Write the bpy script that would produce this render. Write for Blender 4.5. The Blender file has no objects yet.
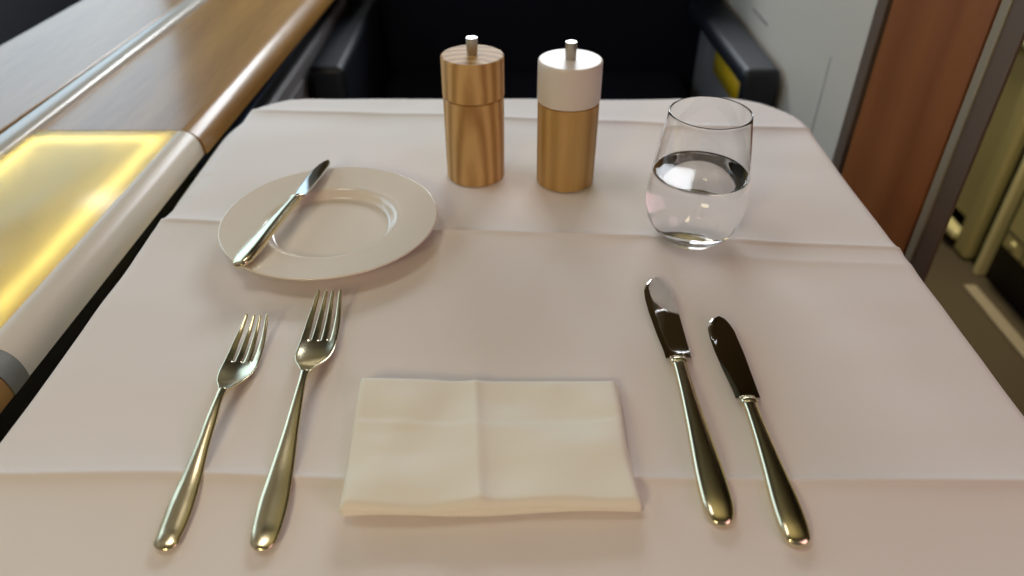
import bpy, bmesh, math, random
from mathutils import Vector, Matrix, noise

# ------------------------------------------------------------------ camera, world, lights
TZ = 0.70                                   # height of the table top above the cabin floor
scene = bpy.context.scene
C = scene.collection

cam = bpy.data.cameras.new('camera')
cam.sensor_width = 36.0
cam.lens = 740.0 / 1024.0 * 36.0
cam.clip_start = 0.02
cam.dof.use_dof = True
cam.dof.focus_distance = 0.47
cam.dof.aperture_fstop = 5.6
camo = bpy.data.objects.new('camera', cam)
C.objects.link(camo)
camo.location = (0, 0, TZ + 0.31)
camo.rotation_euler = (math.radians(90 - 36.62), 0, 0)
scene.camera = camo

world = bpy.data.worlds.new('cabin_ambience')
scene.world = world
world.use_nodes = True
world.node_tree.nodes['Background'].inputs[0].default_value = (0.80, 0.74, 0.62, 1)
world.node_tree.nodes['Background'].inputs[1].default_value = 0.12

scene.view_settings.view_transform = 'Standard'
scene.view_settings.look = 'None'
scene.view_settings.exposure = 0.0
scene.view_settings.gamma = 1.0
scene.view_settings.use_curve_mapping = False


def area(name, loc, target, size, power, color, sy=None):
    l = bpy.data.lights.new(name, 'AREA')
    l.energy = power
    l.color = color
    l.shape = 'RECTANGLE'
    l.size = size
    l.size_y = sy or size
    o = bpy.data.objects.new(name, l)
    C.objects.link(o)
    o.location = loc
    o.rotation_euler = (Vector(target) - Vector(loc)).to_track_quat('-Z', 'Y').to_euler()
    return o


area('overhead_light', (-0.45, 0.55, TZ + 1.25), (0.0, 0.45, TZ), 0.4, 1.9, (1.0, 0.94, 0.86), 0.3)
area('front_fill_light', (0.10, 1.88, TZ + 0.62), (0.0, 0.6, TZ), 0.8, 11.0, (0.88, 0.94, 1.0), 0.28)  # added low cool fill that rakes the cloth folds; no cove fitting here
area('reading_light', (-0.38, -0.50, TZ + 0.50), (-0.05, 0.35, TZ), 0.18, 2.4, (1.0, 0.84, 0.50))
area('mood_light', (0.78, -0.40, TZ + 0.50), (0.2, 0.35, TZ), 0.5, 2.1, (1.0, 0.58, 0.68))
area('ceiling_wash', (0.1, 0.5, TZ + 1.15), (0.1, 0.5, TZ + 1.7), 1.2, 5.0, (1.0, 0.87, 0.58))  # added upward fill, brightens the ceiling mirrored in the cutlery
al = area('aisle_light', (0.95, 1.30, TZ + 0.60), (1.02, 1.32, TZ - 0.6), 0.25, 2.8, (1.0, 0.90, 0.64))
al.data.spread = math.radians(85)


# ------------------------------------------------------------------ helpers
def lin(c):
    c /= 255.0
    return c / 12.92 if c <= 0.04045 else ((c + 0.055) / 1.055) ** 2.4


def rgb(r, g, b):
    return (lin(r), lin(g), lin(b), 1)


def mat(name, col, rough=0.5, metal=0.0, coat=0.0, spec=0.5, bump=None, var=None, coat_rough=0.03):
    """plain procedural surface: optional fine noise bump (scale, strength, distance) and colour variation (scale, amount)"""
    m = bpy.data.materials.new(name)
    m.use_nodes = True
    nt = m.node_tree
    b = nt.nodes['Principled BSDF']
    b.inputs['Base Color'].default_value = col
    b.inputs['Roughness'].default_value = rough
    b.inputs['Metallic'].default_value = metal
    b.inputs['Coat Weight'].default_value = coat
    b.inputs['Coat Roughness'].default_value = coat_rough
    b.inputs['Specular IOR Level'].default_value = spec
    tc = nt.nodes.new('ShaderNodeTexCoord')
    if bump:
        n = nt.nodes.new('ShaderNodeTexNoise')
        n.inputs['Scale'].default_value = bump[0]
        n.inputs['Detail'].default_value = 3
        nt.links.new(tc.outputs['Object'], n.inputs['Vector'])
        bp = nt.nodes.new('ShaderNodeBump')
        bp.inputs['Strength'].default_value = bump[1]
        bp.inputs['Distance'].default_value = bump[2]
        nt.links.new(n.outputs['Fac'], bp.inputs['Height'])
        nt.links.new(bp.outputs['Normal'], b.inputs['Normal'])
    if var:
        n = nt.nodes.new('ShaderNodeTexNoise')
        n.inputs['Scale'].default_value = var[0]
        nt.links.new(tc.outputs['Object'], n.inputs['Vector'])
        r = nt.nodes.new('ShaderNodeValToRGB')
        k = var[1]
        r.color_ramp.elements[0].position = 0.3
        r.color_ramp.elements[1].position = 0.7
        r.color_ramp.elements[0].color = (col[0] * (1 - k), col[1] * (1 - k), col[2] * (1 - k), 1)
        r.color_ramp.elements[1].color = (min(1, col[0] * (1 + k)), min(1, col[1] * (1 + k)), min(1, col[2] * (1 + k)), 1)
        nt.links.new(n.outputs['Fac'], r.inputs['Fac'])
        nt.links.new(r.outputs['Color'], b.inputs['Base Color'])
    return m


def wood(name, dark, light, axis='Z', scale=60.0, stretch=0.08, rough=0.4, coat=0.0, offset=(0, 0, 0), dist=2.0, mixn=0.45):
    m = bpy.data.materials.new(name)
    m.use_nodes = True
    nt = m.node_tree
    b = nt.nodes['Principled BSDF']
    b.inputs['Roughness'].default_value = rough
    b.inputs['Coat Weight'].default_value = coat
    b.inputs['Coat Roughness'].default_value = 0.2
    tc = nt.nodes.new('ShaderNodeTexCoord')
    mp = nt.nodes.new('ShaderNodeMapping')
    s = [1, 1, 1]
    s['XYZ'.index(axis)] = stretch
    mp.inputs['Scale'].default_value = s
    mp.inputs['Location'].default_value = offset
    nt.links.new(tc.outputs['Object'], mp.inputs['Vector'])
    w = nt.nodes.new('ShaderNodeTexWave')
    w.wave_type = 'RINGS'
    w.rings_direction = 'SPHERICAL'
    w.inputs['Scale'].default_value = scale
    w.inputs['Distortion'].default_value = dist
    w.inputs['Detail'].default_value = 2
    w.inputs['Detail Scale'].default_value = 1.5
    nt.links.new(mp.outputs['Vector'], w.inputs['Vector'])
    n = nt.nodes.new('ShaderNodeTexNoise')
    n.inputs['Scale'].default_value = scale * 12
    n.inputs['Detail'].default_value = 4
    nt.links.new(mp.outputs['Vector'], n.inputs['Vector'])
    mx = nt.nodes.new('ShaderNodeMix')
    mx.data_type = 'FLOAT'
    mx.inputs['Factor'].default_value = mixn
    nt.links.new(w.outputs['Fac'], mx.inputs[2])
    nt.links.new(n.outputs['Fac'], mx.inputs[3])
    r = nt.nodes.new('ShaderNodeValToRGB')
    r.color_ramp.elements[0].position = 0.15
    r.color_ramp.elements[1].position = 0.8
    r.color_ramp.elements[0].color = dark
    r.color_ramp.elements[1].color = light
    nt.links.new(mx.outputs[0], r.inputs['Fac'])
    nt.links.new(r.outputs['Color'], b.inputs['Base Color'])
    return m


def emit(name, col, strength):
    m = bpy.data.materials.new(name)
    m.use_nodes = True
    b = m.node_tree.nodes['Principled BSDF']
    b.inputs['Base Color'].default_value = col
    b.inputs['Emission Color'].default_value = col
    b.inputs['Emission Strength'].default_value = strength
    return m


def link_mesh(name, bm, m, parent=None, loc=(0, 0, 0), smooth=True, rot=None):
    bmesh.ops.recalc_face_normals(bm, faces=bm.faces)
    me = bpy.data.meshes.new(name)
    bm.to_mesh(me)
    bm.free()
    me.materials.append(m)
    if smooth:
        for p in me.polygons:
            p.use_smooth = True
    o = bpy.data.objects.new(name, me)
    C.objects.link(o)
    if parent:
        o.parent = parent
    o.location = loc
    if rot:
        o.rotation_euler = rot
    return o


def tag(o, label=None, cat=None, group=None, kind=None):
    if label:
        o['label'] = label
    if cat:
        o['category'] = cat
    if group:
        o['group'] = group
    if kind:
        o['kind'] = kind
    return o


def thing(name, label, cat, loc=(0, 0, 0), rz=0.0, group=None):
    o = bpy.data.objects.new(name, None)
    C.objects.link(o)
    o.empty_display_size = 0.02
    o.location = loc
    o.rotation_euler = (0, 0, rz)
    return tag(o, label, cat, group)


def bevel_mod(o, w, seg=3):
    md = o.modifiers.new('bevel', 'BEVEL')
    md.width = w
    md.segments = seg
    md.limit_method = 'ANGLE'
    md.angle_limit = math.radians(35)
    wn = o.modifiers.new('normals', 'WEIGHTED_NORMAL')
    wn.keep_sharp = False
    return o


def box_bm(x0, x1, y0, y1, z0, z1, bm=None, k=0.0):
    """box; k shears x along y (a yawed edge)"""
    bm = bm or bmesh.new()
    vs = [bm.verts.new((x + k * y, y, z)) for z in (z0, z1) for y in (y0, y1) for x in (x0, x1)]
    for f in ((0, 1, 3, 2), (4, 6, 7, 5), (0, 4, 5, 1), (1, 5, 7, 3), (3, 7, 6, 2), (2, 6, 4, 0)):
        bm.faces.new([vs[i] for i in f])
    return bm


def box(name, x0, x1, y0, y1, z0, z1, m, parent=None, bev=0.002, k=0.0, seg=3):
    o = link_mesh(name, box_bm(x0, x1, y0, y1, z0, z1, None, k), m, parent)
    if bev:
        bevel_mod(o, bev, seg)
    return o


def quad_prism(name, pts, z0, z1, m, parent=None, bev=0.002, seg=3):
    bm = bmesh.new()
    lo = [bm.verts.new((x, y, z0)) for x, y in pts]
    hi = [bm.verts.new((x, y, z1)) for x, y in pts]
    n = len(pts)
    bm.faces.new(lo[::-1])
    bm.faces.new(hi)
    for i in range(n):
        bm.faces.new((lo[i], lo[(i + 1) % n], hi[(i + 1) % n], hi[i]))
    o = link_mesh(name, bm, m, parent)
    if bev:
        bevel_mod(o, bev, seg)
    return o


def lathe_bm(profile, n=72, bm=None, close=False):
    bm = bm or bmesh.new()
    rings = []
    for r, z in profile:
        if r < 1e-6:
            rings.append([bm.verts.new((0, 0, z))])
        else:
            rings.append([bm.verts.new((r * math.cos(2 * math.pi * i / n), r * math.sin(2 * math.pi * i / n), z)) for i in range(n)])
    pairs = list(zip(rings[:-1], rings[1:]))
    if close:
        pairs.append((rings[-1], rings[0]))
    for a, b in pairs:
        for i in range(n):
            j = (i + 1) % n
            if len(a) == 1 and len(b) == 1:
                continue
            if len(a) == 1:
                bm.faces.new((a[0], b[i], b[j]))
            elif len(b) == 1:
                bm.faces.new((a[i], a[j], b[0]))
            else:
                bm.faces.new((a[i], a[j], b[j], b[i]))
    return bm


def smoothpath(pts, n):
    """Catmull-Rom through (a, b, ...) tuples"""
    out = []
    P = [pts[0]] + list(pts) + [pts[-1]]
    for i in range(len(pts) - 1):
        p0, p1, p2, p3 = P[i:i + 4]
        for j in range(n):
            t = j / n
            out.append(tuple(0.5 * (2 * b + (c - a) * t + (2 * a - 5 * b + 4 * c - d) * t * t + (3 * b - a - 3 * c + d) * t ** 3)
                             for a, b, c, d in zip(p0, p1, p2, p3)))
    out.append(tuple(pts[-1]))
    return out


def sstep(a, b, x):
    t = max(0.0, min(1.0, (x - a) / (b - a)))
    return t * t * (3 - 2 * t)


def interp(tab, x):
    if x <= tab[0][0]:
        return tab[0][1]
    for (a, b), (c, d) in zip(tab[:-1], tab[1:]):
        if x <= c:
            t = (x - a) / (c - a)
            return b + (d - b) * t
    return tab[-1][1]


# ------------------------------------------------------------------ materials
M = {}
M['wall_grey'] = mat('light_grey_panel', rgb(198, 189, 176), 0.45, bump=(400, 0.05, 0.0005))
M['sidewall'] = mat('cabin_sidewall', rgb(205, 205, 200), 0.5, bump=(300, 0.05, 0.0005))
M['dark_wall'] = mat('dark_sidewall', rgb(16, 17, 28), 0.7, bump=(300, 0.1, 0.0005))
M['ceiling'] = mat('ceiling_panel', rgb(205, 196, 160), 0.6, bump=(300, 0.05, 0.0005))
M['front_wall'] = mat('front_partition', rgb(134, 112, 76), 0.6, bump=(300, 0.05, 0.0005))
M['carpet'] = mat('brown_carpet', rgb(76, 64, 44), 0.95, bump=(900, 0.6, 0.002), var=(500, 0.25))
M['trim_brown'] = mat('brown_grey_trim', rgb(112, 94, 80), 0.4, metal=0.25, bump=(500, 0.05, 0.0004))
M['trim_light'] = mat('light_trim', rgb(162, 150, 128), 0.35, metal=0.3, bump=(500, 0.05, 0.0004))
M['black'] = mat('black_gap', rgb(8, 8, 10), 0.6, bump=(300, 0.1, 0.0004))
M['cherry'] = wood('red_brown_veneer', rgb(122, 68, 32), rgb(142, 84, 42), 'Z', 5.0, 0.15, 0.42, 0.1, (0.3, 0.2, 0), 3.0, 0.6)
M['leather'] = mat('navy_leather', rgb(16, 19, 28), 0.45, bump=(700, 0.25, 0.0006))
M['navy_fabric'] = mat('navy_fabric', rgb(9, 9, 22), 0.9, spec=0.2, bump=(900, 0.4, 0.0008))
M['console_wood'] = wood('console_veneer', rgb(140, 96, 34), rgb(168, 124, 58), 'Y', 14.0, 0.12, 0.5, 0.75, (0.2, 0.1, 0.1), 3.0, 0.7)
M['console_white'] = mat('console_white', rgb(222, 213, 198), 0.3, bump=(400, 0.03, 0.0003))
M['rail'] = mat('satin_rail', rgb(196, 192, 184), 0.25, metal=0.15, bump=(400, 0.03, 0.0003))
M['band'] = mat('satin_grey_metal', rgb(140, 141, 136), 0.45, metal=0.5, bump=(400, 0.05, 0.0003))
M['steel'] = mat('polished_cutlery_steel', rgb(226, 214, 180), 0.17, metal=1.0, bump=(60, 0.02, 0.0004))
M['blade'] = mat('mirror_blade_steel', rgb(205, 202, 196), 0.035, metal=1.0, bump=(40, 0.02, 0.0003))
M['brushed'] = mat('brushed_steel', rgb(190, 186, 178), 0.3, metal=1.0, bump=(800, 0.1, 0.0002))
M['china'] = mat('cream_china', rgb(240, 230, 216), 0.18, coat=0.6, bump=(80, 0.01, 0.0003))
M['white_lacquer'] = mat('white_lacquer', rgb(226, 216, 204), 0.38, bump=(300, 0.03, 0.0003))
M['mill_wood'] = wood('mill_beech', rgb(166, 122, 62), rgb(208, 168, 106), 'Z', 34.0, 0.2, 0.55, 0.0, (0.012, 0.034, 0.0), 1.6, 0.35)
M['mill_wood_plain'] = wood('mill_beech_straight', rgb(172, 130, 68), rgb(202, 162, 98), 'Z', 30.0, 0.05, 0.55, 0.0, (0.05, 0.05, 0.0), 1.0, 0.5)
M['yellow'] = mat('yellow_label', rgb(214, 172, 20), 0.5, bump=(300, 0.05, 0.0003))
M['cream'] = mat('cream_shell', rgb(168, 156, 104), 0.5, bump=(300, 0.05, 0.0004))
M['cream_light'] = mat('cream_edge', rgb(214, 204, 150), 0.45, bump=(300, 0.05, 0.0004))
M['ink'] = mat('dark_ink', rgb(70, 66, 50), 0.6, bump=(300, 0.05, 0.0003))
M['grey_panel'] = mat('grey_plastic', rgb(112, 108, 108), 0.5, bump=(300, 0.05, 0.0004))
M['tray'] = mat('tray_white', rgb(176, 172, 158), 0.5, bump=(300, 0.05, 0.0004))
M['shade'] = emit('daylit_window_shade', (0.58, 0.80, 1.0, 1), 1.8)
M['led'] = emit('led_strip', (1.0, 0.84, 0.30, 1), 24.0)

# cloth: woven cotton with soft sheen
def cloth_mat(name, col, sheen=0.25):
    m = bpy.data.materials.new(name)
    m.use_nodes = True
    nt = m.node_tree
    b = nt.nodes['Principled BSDF']
    b.inputs['Base Color'].default_value = col
    b.inputs['Roughness'].default_value = 0.85
    b.inputs['Specular IOR Level'].default_value = 0.25
    b.inputs['Sheen Weight'].default_value = sheen
    tc = nt.nodes.new('ShaderNodeTexCoord')
    hs = []
    for ax in ('X', 'Y'):
        w = nt.nodes.new('ShaderNodeTexWave')
        w.bands_direction = ax
        w.inputs['Scale'].default_value = 420
        w.inputs['Distortion'].default_value = 0.4
        nt.links.new(tc.outputs['Object'], w.inputs['Vector'])
        hs.append(w)
    ad = nt.nodes.new('ShaderNodeMath')
    ad.operation = 'ADD'
    nt.links.new(hs[0].outputs['Fac'], ad.inputs[0])
    nt.links.new(hs[1].outputs['Fac'], ad.inputs[1])
    bp = nt.nodes.new('ShaderNodeBump')
    bp.inputs['Strength'].default_value = 0.12
    bp.inputs['Distance'].default_value = 0.0003
    nt.links.new(ad.outputs[0], bp.inputs['Height'])
    nt.links.new(bp.outputs['Normal'], b.inputs['Normal'])
    return m


M['cloth'] = cloth_mat('white_tablecloth_cotton', rgb(236, 228, 223))
M['napkin'] = cloth_mat('white_napkin_cotton', rgb(244, 238, 222))


def glass_mat(name, ior, col=(1, 1, 1, 1)):
    m = bpy.data.materials.new(name)
    m.use_nodes = True
    nt = m.node_tree
    for n in list(nt.nodes):
        if n.type == 'BSDF_PRINCIPLED':
            nt.nodes.remove(n)
    g = nt.nodes.new('ShaderNodeBsdfGlass')
    g.inputs['IOR'].default_value = ior
    g.inputs['Roughness'].default_value = 0.0
    g.inputs['Color'].default_value = col
    out = [n for n in nt.nodes if n.type == 'OUTPUT_MATERIAL'][0]
    nt.links.new(g.outputs[0], out.inputs['Surface'])
    return m


M['glass'] = glass_mat('clear_glass', 1.5)
M['water'] = glass_mat('water', 1.33)
M['wet_wall'] = glass_mat('water_against_glass', 1.33 / 1.5)


def diffuser_mat():
    """frosted acrylic: lets the light of the strips below through, with a satin surface"""
    m = bpy.data.materials.new('frosted_acrylic')
    m.use_nodes = True
    nt = m.node_tree
    for n in list(nt.nodes):
        if n.type == 'BSDF_PRINCIPLED':
            nt.nodes.remove(n)
    out = [n for n in nt.nodes if n.type == 'OUTPUT_MATERIAL'][0]
    t = nt.nodes.new('ShaderNodeBsdfTranslucent')
    t.inputs['Color'].default_value = (0.85, 0.82, 0.70, 1)
    d = nt.nodes.new('ShaderNodeBsdfDiffuse')
    d.inputs['Color'].default_value = rgb(222, 214, 180)
    g = nt.nodes.new('ShaderNodeBsdfGlossy')
    g.inputs['Roughness'].default_value = 0.25
    m1 = nt.nodes.new('ShaderNodeMixShader')
    m1.inputs[0].default_value = 0.62
    m2 = nt.nodes.new('ShaderNodeMixShader')
    m2.inputs[0].default_value = 0.04
    nt.links.new(t.outputs[0], m1.inputs[1])
    nt.links.new(d.outputs[0], m1.inputs[2])
    nt.links.new(m1.outputs[0], m2.inputs[1])
    nt.links.new(g.outputs[0], m2.inputs[2])
    nt.links.new(m2.outputs[0], out.inputs['Surface'])
    return m


M['diffuser'] = diffuser_mat()


# ------------------------------------------------------------------ the setting
def struct(o):
    o['kind'] = 'structure'
    return o


struct(box('floor', -0.95, 2.0, -1.1, 2.3, -0.03, 0.0, M['carpet'], bev=0))
struct(box('ceiling', -0.95, 2.0, -1.1, 2.3, TZ + 1.75, TZ + 1.78, M['ceiling'], bev=0))
struct(box('wall_aisle', 2.0, 2.03, -1.1, 2.03, 0.0, TZ + 1.75, M['front_wall'], bev=0))
struct(box('wall_front', -0.95, 2.0, 2.00, 2.03, 0.0, TZ + 1.75, M['front_wall'], bev=0))
# side of the aircraft: dark dado below, pale lining above with one bright shaded window
struct(box('wall_left', -0.88, -0.85, -1.1, 2.00, 0.0, TZ + 0.0, M['dark_wall'], bev=0))
wl = struct(box('wall_left_lining', -0.86, -0.85, -1.1, 0.62, TZ + 0.0, TZ + 1.75, M['sidewall'], bev=0))
wl.name = 'wall_upper_left'
wl2 = struct(box('trim_1', -0.86, -0.85, 0.62, 2.00, TZ + 0.75, TZ + 1.75, M['sidewall'], bev=0))
win = struct(box('window_1', -0.90, -0.865, 0.62, 2.00, TZ + 0.0, TZ + 0.75, M['sidewall'], bev=0))
box('shade_pane', -0.862, -0.855, 0.66, 1.88, TZ + 0.03, TZ + 0.72, M['shade'], win, bev=0)

# the right hand suite wall
WX = 0.425
struct(box('wall_right', WX, WX + 0.012, 0.885, 2.00, 0.0, TZ + 0.32, M['wall_grey'], bev=0.001))
struct(box('trim_2', WX - 0.003, WX + 0.012, 0.8612, 0.885, 0.0, TZ + 0.32, M['trim_brown'], bev=0.002))
struct(box('trim_3', WX + 0.006, WX + 0.012, 0.660, 0.8612, 0.0, TZ + 0.32, M['black'], bev=0))
dr = struct(box('door_1', WX + 0.001, WX + 0.012, 0.6705, 0.8565, 0.01, TZ + 0.316, M['cherry'], bev=0.0015))
struct(box('trim_4', WX - 0.001, WX + 0.012, 0.650, 0.6635, 0.0, TZ + 0.32, M['trim_light'], bev=0.002))
struct(quad_prism('trim_5', [(WX + 0.001, 0.650), (WX + 0.012, 0.650), (WX + 0.012, 0.640), (WX + 0.009, 0.628), (WX + 0.003, 0.624)], 0.0, TZ + 0.32, M['trim_brown'], bev=0.0015))
# panel joint of the grey wall and its little slot
struct(box('trim_6', WX - 0.0006, WX + 0.004, 0.9735, 0.9755, 0.0, TZ - 0.03, M['grey_panel'], bev=0))
struct(box('trim_7', WX - 0.0008, WX + 0.004, 1.247, 1.341, TZ - 0.0745, TZ - 0.0715, M['grey_panel'], bev=0))
# metal strip let into the aisle floor
struct(quad_prism('trim_8', [(1.034, 1.365), (1.062, 1.365), (1.068, 0.90), (1.036, 0.90)], 0.0, 0.006, M['trim_light'], bev=0.002))

# ------------------------------------------------------------------ seat unit across the aisle
AX = 1.085
sh = thing('seat_shell', 'cream seat shell with panels and black base across the aisle', 'seat shell', (AX, 1.35, 0))


def ay(y):
    return y - 1.35


box('side_panel', 0.01, 0.05, ay(1.50), ay(1.95), 0.08, 0.56, M['cream'], sh, 0.004)
box('panel_lip', -0.012, 0.02, ay(1.52), ay(1.95), 0.025, 0.05, M['cream_light'], sh, 0.008)
box('top_ledge', -0.012, 0.05, ay(1.44), ay(1.95), 0.485, 0.51, M['cream_light'], sh, 0.008)
box('corner_post', -0.002, 0.05, ay(1.465), ay(1.525), 0.0, 1.1, M['cream'], sh, 0.012)
box('recess_panel', 0.03, 0.05, ay(1.40), ay(1.47), 0.13, 1.1, M['trim_brown'], sh, 0.002)
box('edge_strip', -0.004, 0.03, ay(1.405), ay(1.422), 0.0, 1.1, M['cream_light'], sh, 0.004)
box('black_base', 0.02, 0.45, ay(0.60), ay(1.52), 0.0, 1.1, M['black'], sh, 0.0)
dp = box('drawer_panel', -0.004, 0.03, ay(0.60), ay(1.372), 0.110, 0.95, M['cream'], sh, 0.006)
box('drawer_joint', -0.0052, 0.0, ay(0.60), ay(1.372), 0.150, 0.1535, M['ink'], dp, 0)
for y in (1.296, 1.215, 1.134):
    box('drawer_joint', -0.0052, 0.0, ay(y - 0.0015), ay(y + 0.0015), 0.110, 0.150, M['ink'], dp, 0)
for y in (1.336, 1.255):
    bm = lathe_bm([(0, 0), (0.009, 0), (0.009, 0.002), (0.006, 0.0035), (0, 0.0035)], 24)
    link_mesh('round_button', bm, M['cream_light'], dp, (-0.004, ay(y), 0.131), rot=(0, -math.pi / 2, 0))

# ------------------------------------------------------------------ facing footrest seat
ft = thing('footrest_seat', 'dark navy leather footrest seat beyond the table, between console and grey wall', 'seat', (0.05, 1.40, 0))


def F(x):
    return x - 0.05


def fy(y):
    return y - 1.40


def Zr(z):
    return TZ + z


box('backrest', F(-0.268), F(0.415), fy(1.50), fy(1.72), 0.25, TZ + 0.15, M['navy_fabric'], ft, 0.03, seg=5)
box('seat_cushion', F(-0.258), F(0.352), fy(1.14), fy(1.505), 0.33, 0.46, M['navy_fabric'], ft, 0.03, seg=5)
box('seat_base', F(-0.30), F(0.40), fy(1.16), fy(1.70), 0.0, 0.33, M['navy_fabric'], ft, 0.01)


def armrest(pts, ytop, name='armrest'):
    o = quad_prism(name, pts, 0.0, TZ - 0.10, M['leather'], ft, 0.012, 5)
    return o


armrest([(F(-0.320), fy(1.125)), (F(-0.262), fy(1.125)), (F(-0.264), fy(1.52)), (F(-0.318), fy(1.52))], 0)
# right arm: top pad over a recessed inner face with literature pocket
ra = quad_prism('armrest', [(F(0.357), fy(1.112)), (F(0.418), fy(1.112)), (F(0.418), fy(1.52)), (F(0.346), fy(1.52))], TZ - 0.131, TZ - 0.10, M['leather'], ft, 0.012, 5)
quad_prism('armrest_front', [(F(0.3565), fy(1.1115)), (F(0.4185), fy(1.1115)), (F(0.4185), fy(1.142)), (F(0.3615), fy(1.142))], 0.0, TZ - 0.108, M['leather'], ft, 0.012, 5)
box('armrest_core', F(0.392), F(0.418), fy(1.14), fy(1.52), 0.0, TZ - 0.12, M['navy_fabric'], ft, 0.002)
box('pocket_panel', F(0.3762), F(0.393), fy(1.144), fy(1.415), 0.35, TZ - 0.150, M['grey_panel'], ft, 0.002)
box('pocket_edge', F(0.378), F(0.392), fy(1.425), fy(1.50), 0.30, TZ - 0.135, M['grey_panel'], ft, 0.003)
yl = quad_prism('yellow_label', [(F(0.3745), fy(1.144)), (F(0.3765), fy(1.144)), (F(0.3745), fy(1.345)), (F(0.3725), fy(1.345))], TZ - 0.185, TZ - 0.1305, M['yellow'], ft, 0)
tag(yl, 'yellow strip label')

# ------------------------------------------------------------------ side console on the window side
K = 0.040                                       # the far part of the console runs slightly inward
con = thing('side_console', 'long window-side console with wood tops, pale rail and a glowing light panel', 'console', (-0.45, 0.70, 0))


def cx(x):
    return x + 0.45


def cy(y):
    return y - 0.70


def extrude_y(name, prof, y0, y1, m, k=0.0, parent=con, smooth=True):
    """closed x/z profile pulled along y; k leans x with y (about y = 0.70)"""
    bm = bmesh.new()
    n = len(prof)
    ys = [y0 + (y1 - y0) * i / 6 for i in range(7)]
    rings = [[bm.verts.new((cx(x) + k * (y - 0.70), cy(y), TZ + z)) for x, z in prof] for y in ys]
    for a, b in zip(rings[:-1], rings[1:]):
        for i in range(n):
            j = (i + 1) % n
            bm.faces.new((a[i], a[j], b[j], b[i]))
    bm.faces.new(rings[0])
    bm.faces.new(rings[-1][::-1])
    o = link_mesh(name, bm, m, parent)
    e = o.modifiers.new('edges', 'EDGE_SPLIT')
    e.split_angle = math.radians(30)
    return o


def lip_profile(x_in, x_round, x_out, z_top, z_bot, th=0.004):
    """flat top that rolls over its outer edge and ends at x_out, z_bot"""
    pts = [(x_in, z_top)]
    for i in range(11):
        a = math.pi / 2 * i / 10
        pts.append((x_round + (x_out - x_round) * math.sin(a), z_bot + (z_top - z_bot) * math.cos(a) ** 0.8 if i < 10 else z_bot))
    pts.append((x_out - th, z_bot))
    pts.append((x_round - 0.004, z_top - 0.010))
    pts.append((x_in, z_top - 0.010))
    return pts


ZT, ZB = -0.010, -0.036
# wooden top beyond the light panel
extrude_y('wood_top', lip_profile(-0.4805, -0.338, -0.3160, ZT, ZB), 0.6995, 1.80, M['console_wood'], K)
# the glowing panel section
extrude_y('white_edge', lip_profile(-0.3385, -0.3365, -0.3185, ZT, ZB), 0.366, 0.698, M['console_white'], 0.022)
extrude_y('metal_band', lip_profile(-0.482, -0.3385, -0.3180, ZT + 0.0005, ZB), 0.348, 0.3655, M['band'], 0.022)
extrude_y('wood_top', lip_profile(-0.482, -0.3385, -0.3185, ZT, ZB), -0.35, 0.3475, M['console_wood'], 0.022)
lp = box('light_panel', cx(-0.497), cx(-0.3387), cy(0.366), cy(0.698), TZ + ZT - 0.0030, TZ + ZT, M['diffuser'], con, 0.0, k=0.022)
# bright strips and the white tray under the acrylic
st = TZ + ZT - 0.0072
for a in ((-0.356, -0.3500, 0.378, 0.684), (-0.476, -0.4695, 0.378, 0.684), (-0.4695, -0.352, 0.6775, 0.684), (-0.4695, -0.352, 0.378, 0.3845)):
    box('light_strip', cx(a[0]), cx(a[1]), cy(a[2]), cy(a[3]), st - 0.002, st, M['led'], lp, 0, k=0.022)
box('light_tray', cx(-0.490), cx(-0.339), cy(0.367), cy(0.697), TZ + ZT - 0.024, TZ + ZT - 0.022, M['tray'], con, 0)

# rail, dark joint and upper ledge; all follow the same slight lean
def rail():
    pts = [(-0.4805, -0.030), (-0.4805, -0.0075)]
    for i in range(1, 9):
        a = math.pi / 2 * i / 8
        pts.append((-0.4805 - 0.014 * (1 - math.cos(a)), -0.0075 + 0.0065 * math.sin(a)))
    pts += [(-0.4990, -0.0012), (-0.5000, -0.0030), (-0.5000, -0.030)]
    return pts


extrude_y('console_rail', rail(), -0.35, 1.95, M['rail'], 0.0365)
extrude_y('joint', [(-0.4995, -0.03), (-0.4995, -0.005), (-0.5036, -0.005), (-0.5036, -0.03)], -0.35, 1.95, M['black'], 0.0365)
extrude_y('ledge_top', [(-0.5032, -0.012), (-0.5032, -0.0010), (-0.5042, 0.0), (-0.652, 0.0), (-0.655, -0.002), (-0.655, -0.012)], -0.35, 1.95, M['console_wood'], 0.045)
# body below, set back under the lip, with its two slim metal lines
extrude_y('console_body', [(-0.345, -0.70), (-0.345, -0.045), (-0.480, -0.045), (-0.480, -0.034), (-0.64, -0.014), (-0.64, -0.70)], -0.35, 1.80, M['black'], 0.012)
box('slim_line', cx(-0.3525), cx(-0.3445), cy(0.43), cy(0.62), TZ - 0.083, TZ - 0.080, M['grey_panel'], con, 0.001)
extrude_y('blue_line', [(-0.350, -0.064), (-0.350, -0.060), (-0.328, -0.060), (-0.327, -0.062), (-0.328, -0.064)], 0.70, 1.50, mat('blue_steel', rgb(70, 84, 108), 0.3, metal=0.7, bump=(300, 0.05, 0.0003)), 0.012)
extrude_y('lower_panel', [(-0.346, -0.70), (-0.346, -0.098), (-0.340, -0.096), (-0.3345, -0.100), (-0.333, -0.104), (-0.333, -0.70)], 0.85, 1.50, M['grey_panel'], 0.012)
extrude_y('lower_shelf', [(-0.336, -0.70), (-0.336, -0.115), (-0.324, -0.118), (-0.324, -0.70)], 0.85, 1.12, M['grey_panel'], 0.0)

# ------------------------------------------------------------------ table and cloth
X0, X1, Y0, Y1, RR = -0.2835, 0.2960, 0.045, 0.764, 0.075
tb = thing('dining_table', 'dining table hidden under the white tablecloth', 'table', (0.005, 0.40, 0))


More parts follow.
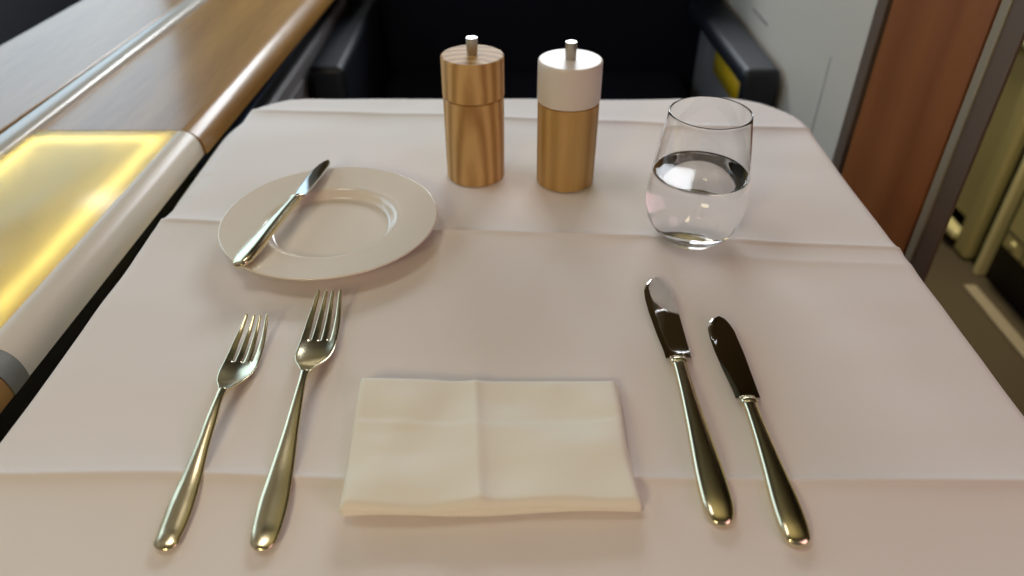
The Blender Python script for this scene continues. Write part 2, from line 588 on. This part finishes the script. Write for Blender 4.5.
def rrect(x0, x1, y0, y1, r, n=12):
    pts = []
    for (px, py, a0) in ((x1 - r, y1 - r, 0), (x0 + r, y1 - r, 90), (x0 + r, y0 + r, 180), (x1 - r, y0 + r, 270)):
        for i in range(n + 1):
            a = math.radians(a0 + 90 * i / n)
            pts.append((px + r * math.cos(a), py + r * math.sin(a)))
    return pts


quad_prism('tabletop', [(x - 0.005, y - 0.40) for x, y in rrect(X0 + 0.026, X1 - 0.008, Y0 + 0.008, Y1 - 0.008, RR - 0.008)], TZ - 0.024, TZ - 0.0035, M['grey_panel'], tb, 0.003)
box('support_arm', -0.20, 0.20, -0.03, 0.03, TZ - 0.06, TZ - 0.024, M['band'], tb, 0.006)
box('pedestal', -0.04, 0.04, -0.04, 0.04, 0.012, TZ - 0.05, M['band'], tb, 0.01)
box('foot_plate', -0.14, 0.14, -0.12, 0.12, 0.0, 0.014, M['band'], tb, 0.006)


def cloth_h(x, y):
    """height of the cloth above its mean plane: pressed-in fold ridges and soft waves"""
    h = 0.0
    # middle fold
    d = y - (0.4865 - 0.070 * x - 0.0012 * math.sin(x * 21))
    a = 0.0026 * (0.75 + 0.25 * math.sin(x * 17 + 1))
    h += 0.0010 * math.exp(-(d / 0.0020) ** 2)
    h += 1.7 * a * math.exp(-math.sqrt(d * d + 1.2e-6) / (0.013 if d < 0 else 0.010))
    d2 = d + 0.020 + 0.015 * (x - 0.12)
    h += 0.0014 * sstep(0.06, 0.16, x) * math.exp(-math.sqrt(d2 * d2 + 2e-6) / 0.006)
    # near fold
    d = y - (0.2478 - 0.010 * x + 0.0008 * math.sin(x * 26))
    h += 0.0038 * math.exp(-math.sqrt(d * d + 1.5e-6) / 0.011) + 0.0008 * math.exp(-(d / 0.0020) ** 2)
    # far fold
    d = y - (0.7030 - 0.085 * x)
    h += 0.0036 * math.exp(-math.sqrt(d * d + 1.5e-6) / 0.008) + 0.0006 * math.exp(-(d / 0.0020) ** 2)
    # pressed flat under the plate and the glass
    h *= sstep(0.040, 0.085, math.hypot(x + 0.1400, y - 0.4895)) * sstep(0.018, 0.038, math.hypot(x - 0.1376, y - 0.4835))
    # waves
    n1 = noise.noise(Vector((x * 7.0 + 3.1, y * 9.0, 0.3)))
    n2 = noise.noise(Vector((x * 16.0, y * 22.0 + 5.0, 1.7)))
    h += 0.0038 * n1 + 0.0012 * n2
    return h


def build_cloth():
    hang = 0.24
    xa, xb, ya, yb = X0 - hang, X1 + hang, Y0 - hang, Y1 + hang
    sx, sy = 0.0045, 0.0015
    nx, ny = int((xb - xa) / sx), int((yb - ya) / sy)
    bm = bmesh.new()
    cr = RR
    fr = 0.007                                    # radius of the bend over the edge
    grid = []
    for j in range(ny + 1):
        row = []
        for i in range(nx + 1):
            px = xa + (xb - xa) * i / nx
            py = ya + (yb - ya) * j / ny
            cr = 0.052 if px < 0 else RR
            xl = X0 + 0.015 * sstep(0.46, 0.60, py)
            # nearest point of the rounded table outline
            qx = min(max(px, xl + cr), X1 - cr)
            qy = min(max(py, Y0 + cr), Y1 - cr)
            dx, dy = px - qx, py - qy
            d = math.hypot(dx, dy)
            e = d - (cr - fr)
            if e <= 0 or d < 1e-9:
                row.append(bm.verts.new((px, py, cloth_h(px, py))))
                continue
            nxv, nyv = dx / d, dy / d
            bx, by = qx + nxv * (cr - fr), qy + nyv * (cr - fr)
            arc = fr * math.pi / 2
            if e < arc:
                a = e / fr
                out, dz = fr * math.sin(a), -fr * (1 - math.cos(a))
            else:
                out, dz = fr, -fr - (e - arc)
            drop = max(0.0, e - arc)
            # the far left side is held away by the console and flares outward
            flare = 0.0
            if nxv < -0.3:
                flare = sstep(0.42, 0.60, by) * (1 - 0.75 * sstep(0.30, 0.95, nyv)) * 0.042 * sstep(-0.012, 0.034, drop) * (1 - 0.4 * sstep(0.05, 0.2, drop))
            # folds that open towards the hem
            s = bx * 26 + by * 19
            wave = 0.010 * sstep(0.03, 0.22, drop) * math.sin(s) * (0.55 if nyv < 0.9 else 0.8)
            corner = 1 - abs(abs(nxv) - abs(nyv))
            wave += 0.018 * corner ** 3 * sstep(0.02, 0.20, drop) * math.cos(math.atan2(nyv, nxv) * 12)
            if nxv < -0.5:
                wave = min(wave, 0.004)
            o = out + flare + wave
            h = cloth_h(bx + nxv * min(e, fr), by + nyv * min(e, fr)) * (1 - sstep(0, 0.02, e))
            row.append(bm.verts.new((bx + nxv * o, by + nyv * o, dz + h)))
        grid.append(row)
    for j in range(ny):
        for i in range(nx):
            bm.faces.new((grid[j][i], grid[j][i + 1], grid[j + 1][i + 1], grid[j + 1][i]))
    o = link_mesh('tablecloth', bm, M['cloth'], None, (0, 0, TZ))
    sd = o.modifiers.new('thickness', 'SOLIDIFY')
    sd.thickness = 0.0007
    sd.offset = -1
    return o


tag(build_cloth(), 'white cotton tablecloth with pressed fold lines draped over the dining table', 'tablecloth')


# ------------------------------------------------------------------ salt and pepper mills
def mill(name, label, x, y, r0, r1, h, seam, head_mat, body_mat, rz=0.0):
    z = TZ + cloth_h(x, y) + 0.0004
    t = thing(name, label, 'mill', (x, y, z), rz, 'wooden mills at the far side of the table')
    rs = r0 + (r1 - r0) * seam / h
    bm = lathe_bm([(0, 0), (r0 - 0.0012, 0), (r0 - 0.0003, 0.0004), (r0, 0.0014), (r0 * 0.5 + rs * 0.5, seam * 0.5), (rs - 0.0002, seam - 0.0012), (rs - 0.0012, seam - 0.0004), (0, seam - 0.0004)], 96)
    body = link_mesh('mill_body', bm, body_mat, t)
    e = body.modifiers.new('edges', 'EDGE_SPLIT')
    e.split_angle = math.radians(20)
    bm = lathe_bm([(0, 0), (rs - 0.0008, 0.0002), (rs + 0.0003, 0.0012), (r1, h - seam - 0.0016), (r1 - 0.0004, h - seam - 0.0005), (r1 - 0.0014, h - seam), (0, h - seam)], 96)
    head = link_mesh('mill_head', bm, head_mat, t, (0, 0, seam))
    e = head.modifiers.new('edges', 'EDGE_SPLIT')
    e.split_angle = math.radians(20)
    k = h
    bm = lathe_bm([(0, k - 0.001), (0.0040, k - 0.001), (0.0041, k), (0.0048, k + 0.0118), (0.0048, k + 0.0132), (0.0044, k + 0.0136), (0, k + 0.0136)], 40)
    kn = link_mesh('adjusting_knob', bm, M['brushed'], t)
    e = kn.modifiers.new('edges', 'EDGE_SPLIT')
    e.split_angle = math.radians(20)
    return t


mill('pepper_mill', 'all-wood cylindrical mill with steel knob, left of the pair', -0.0318, 0.5855, 0.0250, 0.0255, 0.1065, 0.0735, M['mill_wood'], M['mill_wood'], 0.25)
mill('salt_mill', 'wooden mill with a white lacquered head and steel knob, right of the pair', 0.0462, 0.5765, 0.0247, 0.0258, 0.1065, 0.0728, M['white_lacquer'], M['mill_wood_plain'], 0.9)

# ------------------------------------------------------------------ bread plate
PX, PY = -0.1400, 0.4895
pz = TZ + max(cloth_h(PX + 0.046 * math.cos(a), PY + 0.046 * math.sin(a)) for a in [q * 0.3 for q in range(21)] + [0]) + 0.0004


def plate():
    top = smoothpath([(0.0001, 0.0042), (0.030, 0.0040), (0.043, 0.0040), (0.0475, 0.0052), (0.0510, 0.0092), (0.0540, 0.0108),
                      (0.060, 0.0112), (0.072, 0.0124), (0.083, 0.0138), (0.0852, 0.0141)], 5)
    edge = [(0.0860, 0.0138), (0.0861, 0.0132), (0.0855, 0.0126)]
    bot = smoothpath([(0.083, 0.0118), (0.070, 0.0096), (0.056, 0.0078), (0.0515, 0.0050), (0.0490, 0.0012), (0.0480, 0.0), (0.0460, 0.0), (0.0452, 0.0012), (0.030, 0.0016), (0.0001, 0.0016)], 4)
    bm = lathe_bm([(r * 0.955, z) for r, z in top + edge + bot], 128)
    bm.verts.ensure_lookup_table()
    bmesh.ops.remove_doubles(bm, verts=bm.verts, dist=0.00008)
    return bm


pl = link_mesh('bread_plate', plate(), M['china'], None, (PX, PY, pz))
tag(pl, 'round cream china bread plate with a wide flat rim, knife across it', 'plate')

# ------------------------------------------------------------------ water glass
GX, GY = 0.1376, 0.4835
gz = TZ + max(cloth_h(GX + 0.02 * math.cos(a), GY + 0.02 * math.sin(a)) for a in [q * 0.5 for q in range(13)]) + 0.0003
outer = [(0.0001, 0.0010), (0.016, 0.0008), (0.0200, 0.0), (0.0218, 0.0006), (0.0252, 0.0036), (0.0310, 0.0105), (0.0352, 0.0195), (0.0370, 0.0300), (0.0367, 0.0420),
         (0.0352, 0.0560), (0.0328, 0.0730), (0.0302, 0.0900), (0.0287, 0.0998)]
inner = [(0.0277, 0.0998), (0.0292, 0.0900), (0.0318, 0.0730), (0.0342, 0.0560), (0.0356, 0.0420), (0.0358, 0.0300), (0.0338, 0.0205), (0.0295, 0.0130), (0.0220, 0.0082), (0.0120, 0.0064), (0.0001, 0.0060)]
op = smoothpath(outer, 4)
ip = smoothpath(inner, 4)
WL = 0.0545
rw = interp([(z, r) for r, z in ip[::-1]], WL)
# dry wall of the glass down to the water line; below it the wetted wall belongs to the water body
prof = op + [(0.0286, 0.1004), (0.0282, 0.1007), (0.0278, 0.1004)] + [q for q in ip if q[1] > WL + 0.0004] + [(rw, WL)]
bm = lathe_bm(prof, 96)
bmesh.ops.remove_doubles(bm, verts=bm.verts, dist=0.00008)
gt = thing('water_glass', 'clear stemless tumbler half full of water, right of the mills', 'glass', (GX, GY, gz))
link_mesh('glass_bowl', bm, M['glass'], gt)
wet = [(rw, WL)] + [q for q in ip if q[1] < WL - 0.0004]
top = [(0.0001, WL - 0.0012), (rw - 0.006, WL - 0.0012), (rw - 0.0025, WL - 0.0010), (rw - 0.0008, WL - 0.0006)]
bm = lathe_bm(top + wet, 96)
bmesh.ops.remove_doubles(bm, verts=bm.verts, dist=0.00008)
wo = link_mesh('water', bm, M['water'], gt)
wo.data.materials.append(M['wet_wall'])
for p in wo.data.polygons:
    if p.center.z < WL - 0.0014:
        p.material_index = 1


# ------------------------------------------------------------------ cutlery
def sweep(sections, n=20, power=2.4):
    """sections: (y, x_centre, z_bottom, half_width, height); rounded bars with a domed top"""
    bm = bmesh.new()
    rings = []
    for (y, xc, zb, hw, ht) in sections:
        ring = []
        for i in range(n):
            a = 2 * math.pi * i / n
            ca, sa = math.cos(a), math.sin(a)
            x = xc + hw * math.copysign(abs(ca) ** (2 / power), ca)
            z = zb + ht * 0.5 + ht * 0.5 * math.copysign(abs(sa) ** (2 / power), sa)
            ring.append(bm.verts.new((x, y, z)))
        rings.append(ring)
    for a, b in zip(rings[:-1], rings[1:]):
        for i in range(n):
            j = (i + 1) % n
            bm.faces.new((a[i], a[j], b[j], b[i]))
    bm.faces.new(rings[0][::-1])
    bm.faces.new(rings[-1])
    return bm


def fork(name, label, x, y, rz, L, wmax, tips, hw_handle):
    """origin under the end of the handle, fork points along +y"""
    z = TZ + 0.0012
    t = thing(name, label, 'fork', (x, y, z), rz, 'forks left of the napkin')
    yn = L * 0.572                                   # where the neck meets the head
    prof = [(0.0, 0.0022), (0.0008, 0.0038), (0.003, 0.0056), (0.007, 0.0069), (0.014, hw_handle), (0.030, hw_handle * 1.03), (0.050, hw_handle * 0.86),
            (0.075, hw_handle * 0.62), (0.095, 0.0034), (0.108, 0.0027), (L * 0.555, 0.0024), (yn + 0.002, 0.0027)]
    ht = [(0, 0.0006), (0.0005, 0.0014), (0.0018, 0.0022), (0.0045, 0.0029), (0.009, 0.0033), (0.02, 0.0034), (0.06, 0.0036), (0.10, 0.0034), (0.13, 0.0030)]
    kf = yn / 0.1195
    zz = [(a * kf, b) for a, b in ((0, 0.0), (0.02, 0.0002), (0.05, 0.0022), (0.08, 0.0058), (0.105, 0.0092), (0.1195, 0.0101), (0.1235, 0.0099))]
    kf = yn / 0.1195
    prof = [(0.0, 0.0006), (0.0005, 0.0026), (0.0018, 0.0043), (0.0045, 0.0060), (0.009, hw_handle * 0.92), (0.015, hw_handle), (0.030, hw_handle * 1.03), (0.050, hw_handle * 0.86),
            (0.075, hw_handle * 0.60), (0.095, 0.0033), (0.108, 0.0026), (0.115, 0.0025), (0.1215, 0.0027)]
    sec = smoothpath([(yy * kf, 0.0, interp(zz, yy * kf) + 0.35 * (0.0034 - interp(ht, yy)) * (yy < 0.02), hw, interp(ht, yy)) for yy, hw in prof], 5)
    h = link_mesh('handle', sweep(sec, 22, 2.2), M['steel'], t)
    # head: grid of columns, tines separated by gaps; bottom follows the top
    yt = L
    yr = yn + (L - yn) * 0.47                        # roots of the tines
    ys_bowl = [yn - 0.004, yn, yn + 0.004, yn + 0.008, yn + 0.012, yn + 0.017, yn + 0.022, yn + 0.028, yr - 0.003, yr]
    ys_t = [yr + (yt - yr) * q for q in (0.03, 0.07, 0.14, 0.24, 0.36, 0.5, 0.64, 0.78, 0.9, 0.97, 1.0)]
    wtab = [(yn - 0.004, 0.0024), (yn, 0.0027), (yn + 0.004, 0.0036), (yn + 0.008, 0.0058), (yn + 0.012, 0.0083), (yn + 0.017, wmax * 0.86), (yn + 0.022, wmax * 0.96), (yn + 0.028, wmax), (yr, wmax * 0.985), (yr + (yt - yr) * 0.4, wmax * 0.93), (yt, tips)]

    def zhead(yy, c):
        s = (yy - yn) / (yt - yn)
        base = interp([(-0.05, 0.0102), (0, 0.0100), (0.1, 0.0080), (0.2, 0.0052), (0.32, 0.0030), (0.45, 0.0022), (0.6, 0.0026), (0.8, 0.0050), (1.0, 0.0092)], s)
        dish = 0.0013 * sstep(0.02, 0.3, s) * (1 - 0.6 * sstep(0.5, 1, s))
        return base + dish * c * c
    g = 0.115                                        # half gap at the root in units of half width
    cen = [-0.76, -0.253, 0.253, 0.76]
    bm = bmesh.new()

    def cols(q):
        """column positions; q = 0 at the root, 1 at the tip"""
        hw = 0.212 * (1 - 0.34 * q)
        out = []
        for i, c0 in enumerate(cen):
            lo, hi = c0 - hw, c0 + hw
            if i == 0:
                lo = -1.0
                hi = lo + 2 * hw + 0.030 * (1 - q)
            if i == 3:
                hi = 1.0
                lo = hi - 2 * hw - 0.030 * (1 - q)
            out += [lo, (lo + hi) / 2, hi]
        return out
    rows = []
    for yy in ys_bowl + ys_t:
        q = max(0.0, (yy - yr) / (yt - yr))
        w = interp(wtab, yy)
        cs = cols(q)
        th = 0.0022 - 0.0010 * sstep(yn, yr, yy)
        row = []
        for k, c in enumerate(cs):
            tc = (k % 3) - 1
            drop = 0.0
            if q > 0.96:
                c = cs[(k // 3) * 3 + 1] + (c - cs[(k // 3) * 3 + 1]) * (0.55 if q >= 1 else 0.85)
            zt = zhead(yy, c)
            row.append((bm.verts.new((c * w, yy, zt + th)), bm.verts.new((c * w * 0.985, yy, zt))))
        rows.append(row)
    nb = len(ys_bowl)
    for r in range(len(rows) - 1):
        a, b = rows[r], rows[r + 1]
        for k in range(11):
            gap = (k % 3 == 2)
            if r >= nb - 1 and gap:
                continue
            bm.faces.new((a[k][0], a[k + 1][0], b[k + 1][0], b[k][0]))
            bm.faces.new((a[k][1], b[k][1], b[k + 1][1], a[k + 1][1]))
            if r == nb - 2 and gap:
                bm.faces.new((b[k][0], b[k + 1][0], b[k + 1][1], b[k][1]))
        if r < nb - 1:
            sides = ((0, 0), (11, 11))
            for k, _ in sides:
                bm.faces.new((a[k][0], b[k][0], b[k][1], a[k][1]))
        else:
            for k in (0, 2, 3, 5, 6, 8, 9, 11):
                bm.faces.new((a[k][0], b[k][0], b[k][1], a[k][1]))
    for row, rng in ((rows[0], range(11)), (rows[-1], (0, 1, 3, 4, 6, 7, 9, 10))):
        for k in rng:
            bm.faces.new((row[k][0], row[k + 1][0], row[k + 1][1], row[k][1]))
    hd = link_mesh('fork_head', bm, M['steel'], t)
    ss = hd.modifiers.new('smooth', 'SUBSURF')
    ss.levels = 2
    ss.render_levels = 2
    return t


fork('dinner_fork', 'larger steel dinner fork, next to the napkin', -0.1184, 0.2060, math.atan2(0.0045, 0.193), 0.1935, 0.0120, 0.0084, 0.0074)
fork('salad_fork', 'smaller steel fork, farthest left of the cutlery on the cloth', -0.1644, 0.2060, math.atan2(0.0002, 0.166), 0.1675, 0.0112, 0.0076, 0.0064)


def knife(name, label, x, y, rz, L, lb, hw_end, bw, z0=None, tilt=0.0, roll=0.0, group='knives right of the napkin'):
    """origin under the end of the handle, blade points along +y, cutting edge to -x"""
    z = TZ + 0.0010 if z0 is None else z0
    t = thing(name, label, 'knife', (x, y, z), rz, group)
    t.rotation_euler = (tilt, roll, rz)
    yc = L - lb
    k = yc / 0.121
    prof = [(0.0, 0.0006), (0.0005, 0.0026), (0.0018, 0.0043), (0.0045, 0.0061), (0.010, hw_end * 0.93), (0.018, hw_end), (0.034, hw_end * 0.97), (0.060, hw_end * 0.78), (0.090, hw_end * 0.60), (0.112, hw_end * 0.53), (0.1195, hw_end * 0.55)]
    ht = [(0, 0.0008), (0.0005, 0.0022), (0.0018, 0.0038), (0.0045, 0.0054), (0.010, 0.0067), (0.02, 0.0074), (0.06, 0.0070), (0.1195, 0.0060)]
    sec = smoothpath([(a * k, 0.0, 0.30 * (0.0074 - interp(ht, a)) * (a < 0.019), w, interp(ht, a)) for a, w in prof], 5)
    link_mesh('handle', sweep(sec, 26, 2.5), M['steel'], t)
    wn = hw_end * 0.55
    col = smoothpath([(yc - 0.002, 0, 0.0004, wn * 0.9, 0.0052), (yc - 0.001, 0, 0.0, wn * 1.16, 0.0062), (yc + 0.0012, 0, 0.0, wn * 1.22, 0.0062), (yc + 0.0030, 0, 0.0008, wn * 1.10, 0.0046), (yc + 0.0050, 0, 0.0014, wn * 1.16, 0.0030)], 4)
    link_mesh('bolster', sweep(col, 22, 2.4), M['steel'], t)
    # blade outline: back edge (+x) nearly straight, cutting edge (-x) bellied, round point
    bm = bmesh.new()
    N, Q = 40, 12
    rows = []
    for i in range(N + 1):
        s = i / N
        sy = 1 - (1 - s) ** 1.35
        back = interp([(0, 0.42), (0.10, 0.42), (0.5, 0.43), (0.80, 0.38), (0.90, 0.29), (0.96, 0.19), (1.0, 0.02)], sy) * bw
        cut = interp([(0, -0.38), (0.08, -0.39), (0.3, -0.49), (0.55, -0.57), (0.72, -0.59), (0.84, -0.55), (0.92, -0.43), (0.97, -0.28), (1.0, -0.02)], sy) * bw
        yy = yc + 0.004 + (lb - 0.004) * sy
        row = []
        for j in range(Q + 1):
            q = j / Q
            xx = cut + (back - cut) * q
            th = 0.0002 + 0.0006 * min(1, q * 8)
            bow = 0.00012 * math.sin(math.pi * q) + 0.0016 * max(0.0, sy - 0.55) ** 2
            row.append((bm.verts.new((xx, yy, 0.0024 + bow + th)), bm.verts.new((xx, yy, 0.0024 + bow - th))))
        rows.append(row)
    for a, b in zip(rows[:-1], rows[1:]):
        for j in range(Q):
            bm.faces.new((a[j][0], a[j + 1][0], b[j + 1][0], b[j][0]))
            bm.faces.new((a[j][1], b[j][1], b[j + 1][1], a[j + 1][1]))
        for j in (0, Q):
            bm.faces.new((a[j][0], b[j][0], b[j][1], a[j][1]))
    for row in (rows[0], rows[-1]):
        for j in range(Q):
            bm.faces.new((row[j][0], row[j + 1][0], row[j + 1][1], row[j][1]))
    bl = link_mesh('blade', bm, M['blade'], t)
    e = bl.modifiers.new('edges', 'EDGE_SPLIT')
    e.split_angle = math.radians(20)
    return t


knife('dinner_knife', 'larger steel dinner knife with a broad rounded blade, beside the napkin', 0.1022, 0.2185, math.atan2(0.0002, 0.2043), 0.2052, 0.088, 0.0080, 0.0195)
knife('salad_knife', 'smaller steel knife with a narrower blade, farthest right on the cloth', 0.1358, 0.2072, math.atan2(-0.0004, 0.1725), 0.1730, 0.079, 0.0074, 0.0175)
# the butter knife spans the rim of the plate
ang = math.atan2(-(-0.1570 + 0.1872), 0.5755 - 0.4185)
bk = knife('butter_knife', 'steel butter knife lying diagonally across the bread plate', -0.1872, 0.4160, ang, 0.1610, 0.066, 0.0086, 0.0165,
           z0=TZ + 0.0160, tilt=0.004, roll=-0.30, group=None)
# small stamped marks near the end of its handle
bm = bmesh.new()
for i, (w, hgt) in enumerate(((0.0009, 0.0012), (0.0005, 0.0013), (0.0010, 0.0011), (0.0006, 0.0013), (0.0009, 0.0012))):
    x0 = -0.0032 + i * 0.0014
    box_bm(x0, x0 + w, 0.0115, 0.0115 + hgt, 0.00678, 0.0070, bm)
link_mesh('stamp_mark', bm, M['ink'], bk, smooth=False)


# ------------------------------------------------------------------ napkin
def napkin_layer(name, bl, br, fr, fl, z0, hgt, parent, ridge, seed, foldback):
    """pillow-shaped folded layer between four corners; rounded fold at front, softer sides"""
    NX, NY = 90, 60
    bm = bmesh.new()
    top, bot = [], []
    for j in range(NY + 1):
        v = j / NY
        rt, rb = [], []
        for i in range(NX + 1):
            u = i / NX
            wob = 0.0009 * math.sin(v * 7 + seed) * (1 if u > 0.5 else -0.4) * abs(2 * u - 1)
            x = (bl[0] * (1 - u) + br[0] * u) * v + (fl[0] * (1 - u) + fr[0] * u) * (1 - v) + wob
            y = (bl[1] * (1 - u) + br[1] * u) * v + (fl[1] * (1 - u) + fr[1] * u) * (1 - v) + 0.0010 * math.sin(u * 9 + seed) * (1 - v)
            # edge rounding
            eu = min(u, 1 - u) * 0.155
            ev0, ev1 = v * 0.092, (1 - v) * 0.092
            r = 0.0045
            def prof(e):
                return 1.0 if e >= r else math.sqrt(max(0.0, 1 - (1 - e / r) ** 2))
            k = min(prof(eu), prof(ev0), prof(ev1))
            full = hgt * (1.0 - 0.35 * v)
            zz = z0 + full * (0.35 + 0.65 * k)
            if ridge:
                d = x - (-0.0180 + 0.006 * (0.5 - v))
                zz += (0.0034 * math.exp(-math.sqrt(d * d + 8e-7) / (0.0035 if d > 0 else 0.008))) * k
                zz += 0.0030 * k * noise.noise(Vector((x * 34 + seed, y * 42, 0.5))) + 0.0060 * k * max(0.0, noise.noise(Vector((x * 15 + seed, y * 14, 2.5))))
                # the edge of the flap beneath shows as a step
                zz += 0.0008 * k * sstep(-0.0016, 0.0016, (0.2835 - 0.003 * math.sin((x + 0.09) * 22)) - y)
            rt.append(bm.verts.new((x, y, zz)))
            rb.append(bm.verts.new((x, y, z0 + full * 0.35 * (1 - k) * 0.5)))
        top.append(rt)
        bot.append(rb)
    for j in range(NY):
        for i in range(NX):
            bm.faces.new((top[j][i], top[j][i + 1], top[j + 1][i + 1], top[j + 1][i]))
            bm.faces.new((bot[j][i], bot[j + 1][i], bot[j + 1][i + 1], bot[j][i + 1]))
    for i in range(NX):
        bm.faces.new((top[0][i], bot[0][i], bot[0][i + 1], top[0][i + 1]))
        bm.faces.new((top[NY][i], top[NY][i + 1], bot[NY][i + 1], bot[NY][i]))
    for j in range(NY):
        bm.faces.new((top[j][0], top[j + 1][0], bot[j + 1][0], bot[j][0]))
        bm.faces.new((top[j][NX], bot[j][NX], bot[j + 1][NX], top[j + 1][NX]))
    return link_mesh(name, bm, M['napkin'], parent)


nk = thing('napkin', 'folded white cloth napkin in the middle, between fork and knife', 'napkin', (0, 0, TZ + 0.0018))
napkin_layer('under_layer', (-0.0895, 0.3180), (0.0618, 0.3180), (0.0638, 0.2280), (-0.0838, 0.2248), 0.0, 0.0040, nk, False, 0.7, 0)
napkin_layer('top_layer', (-0.0890, 0.3165), (0.0600, 0.3165), (0.0636, 0.2275), (-0.0842, 0.2240), 0.0036, 0.0042, nk, True, 2.1, 0)
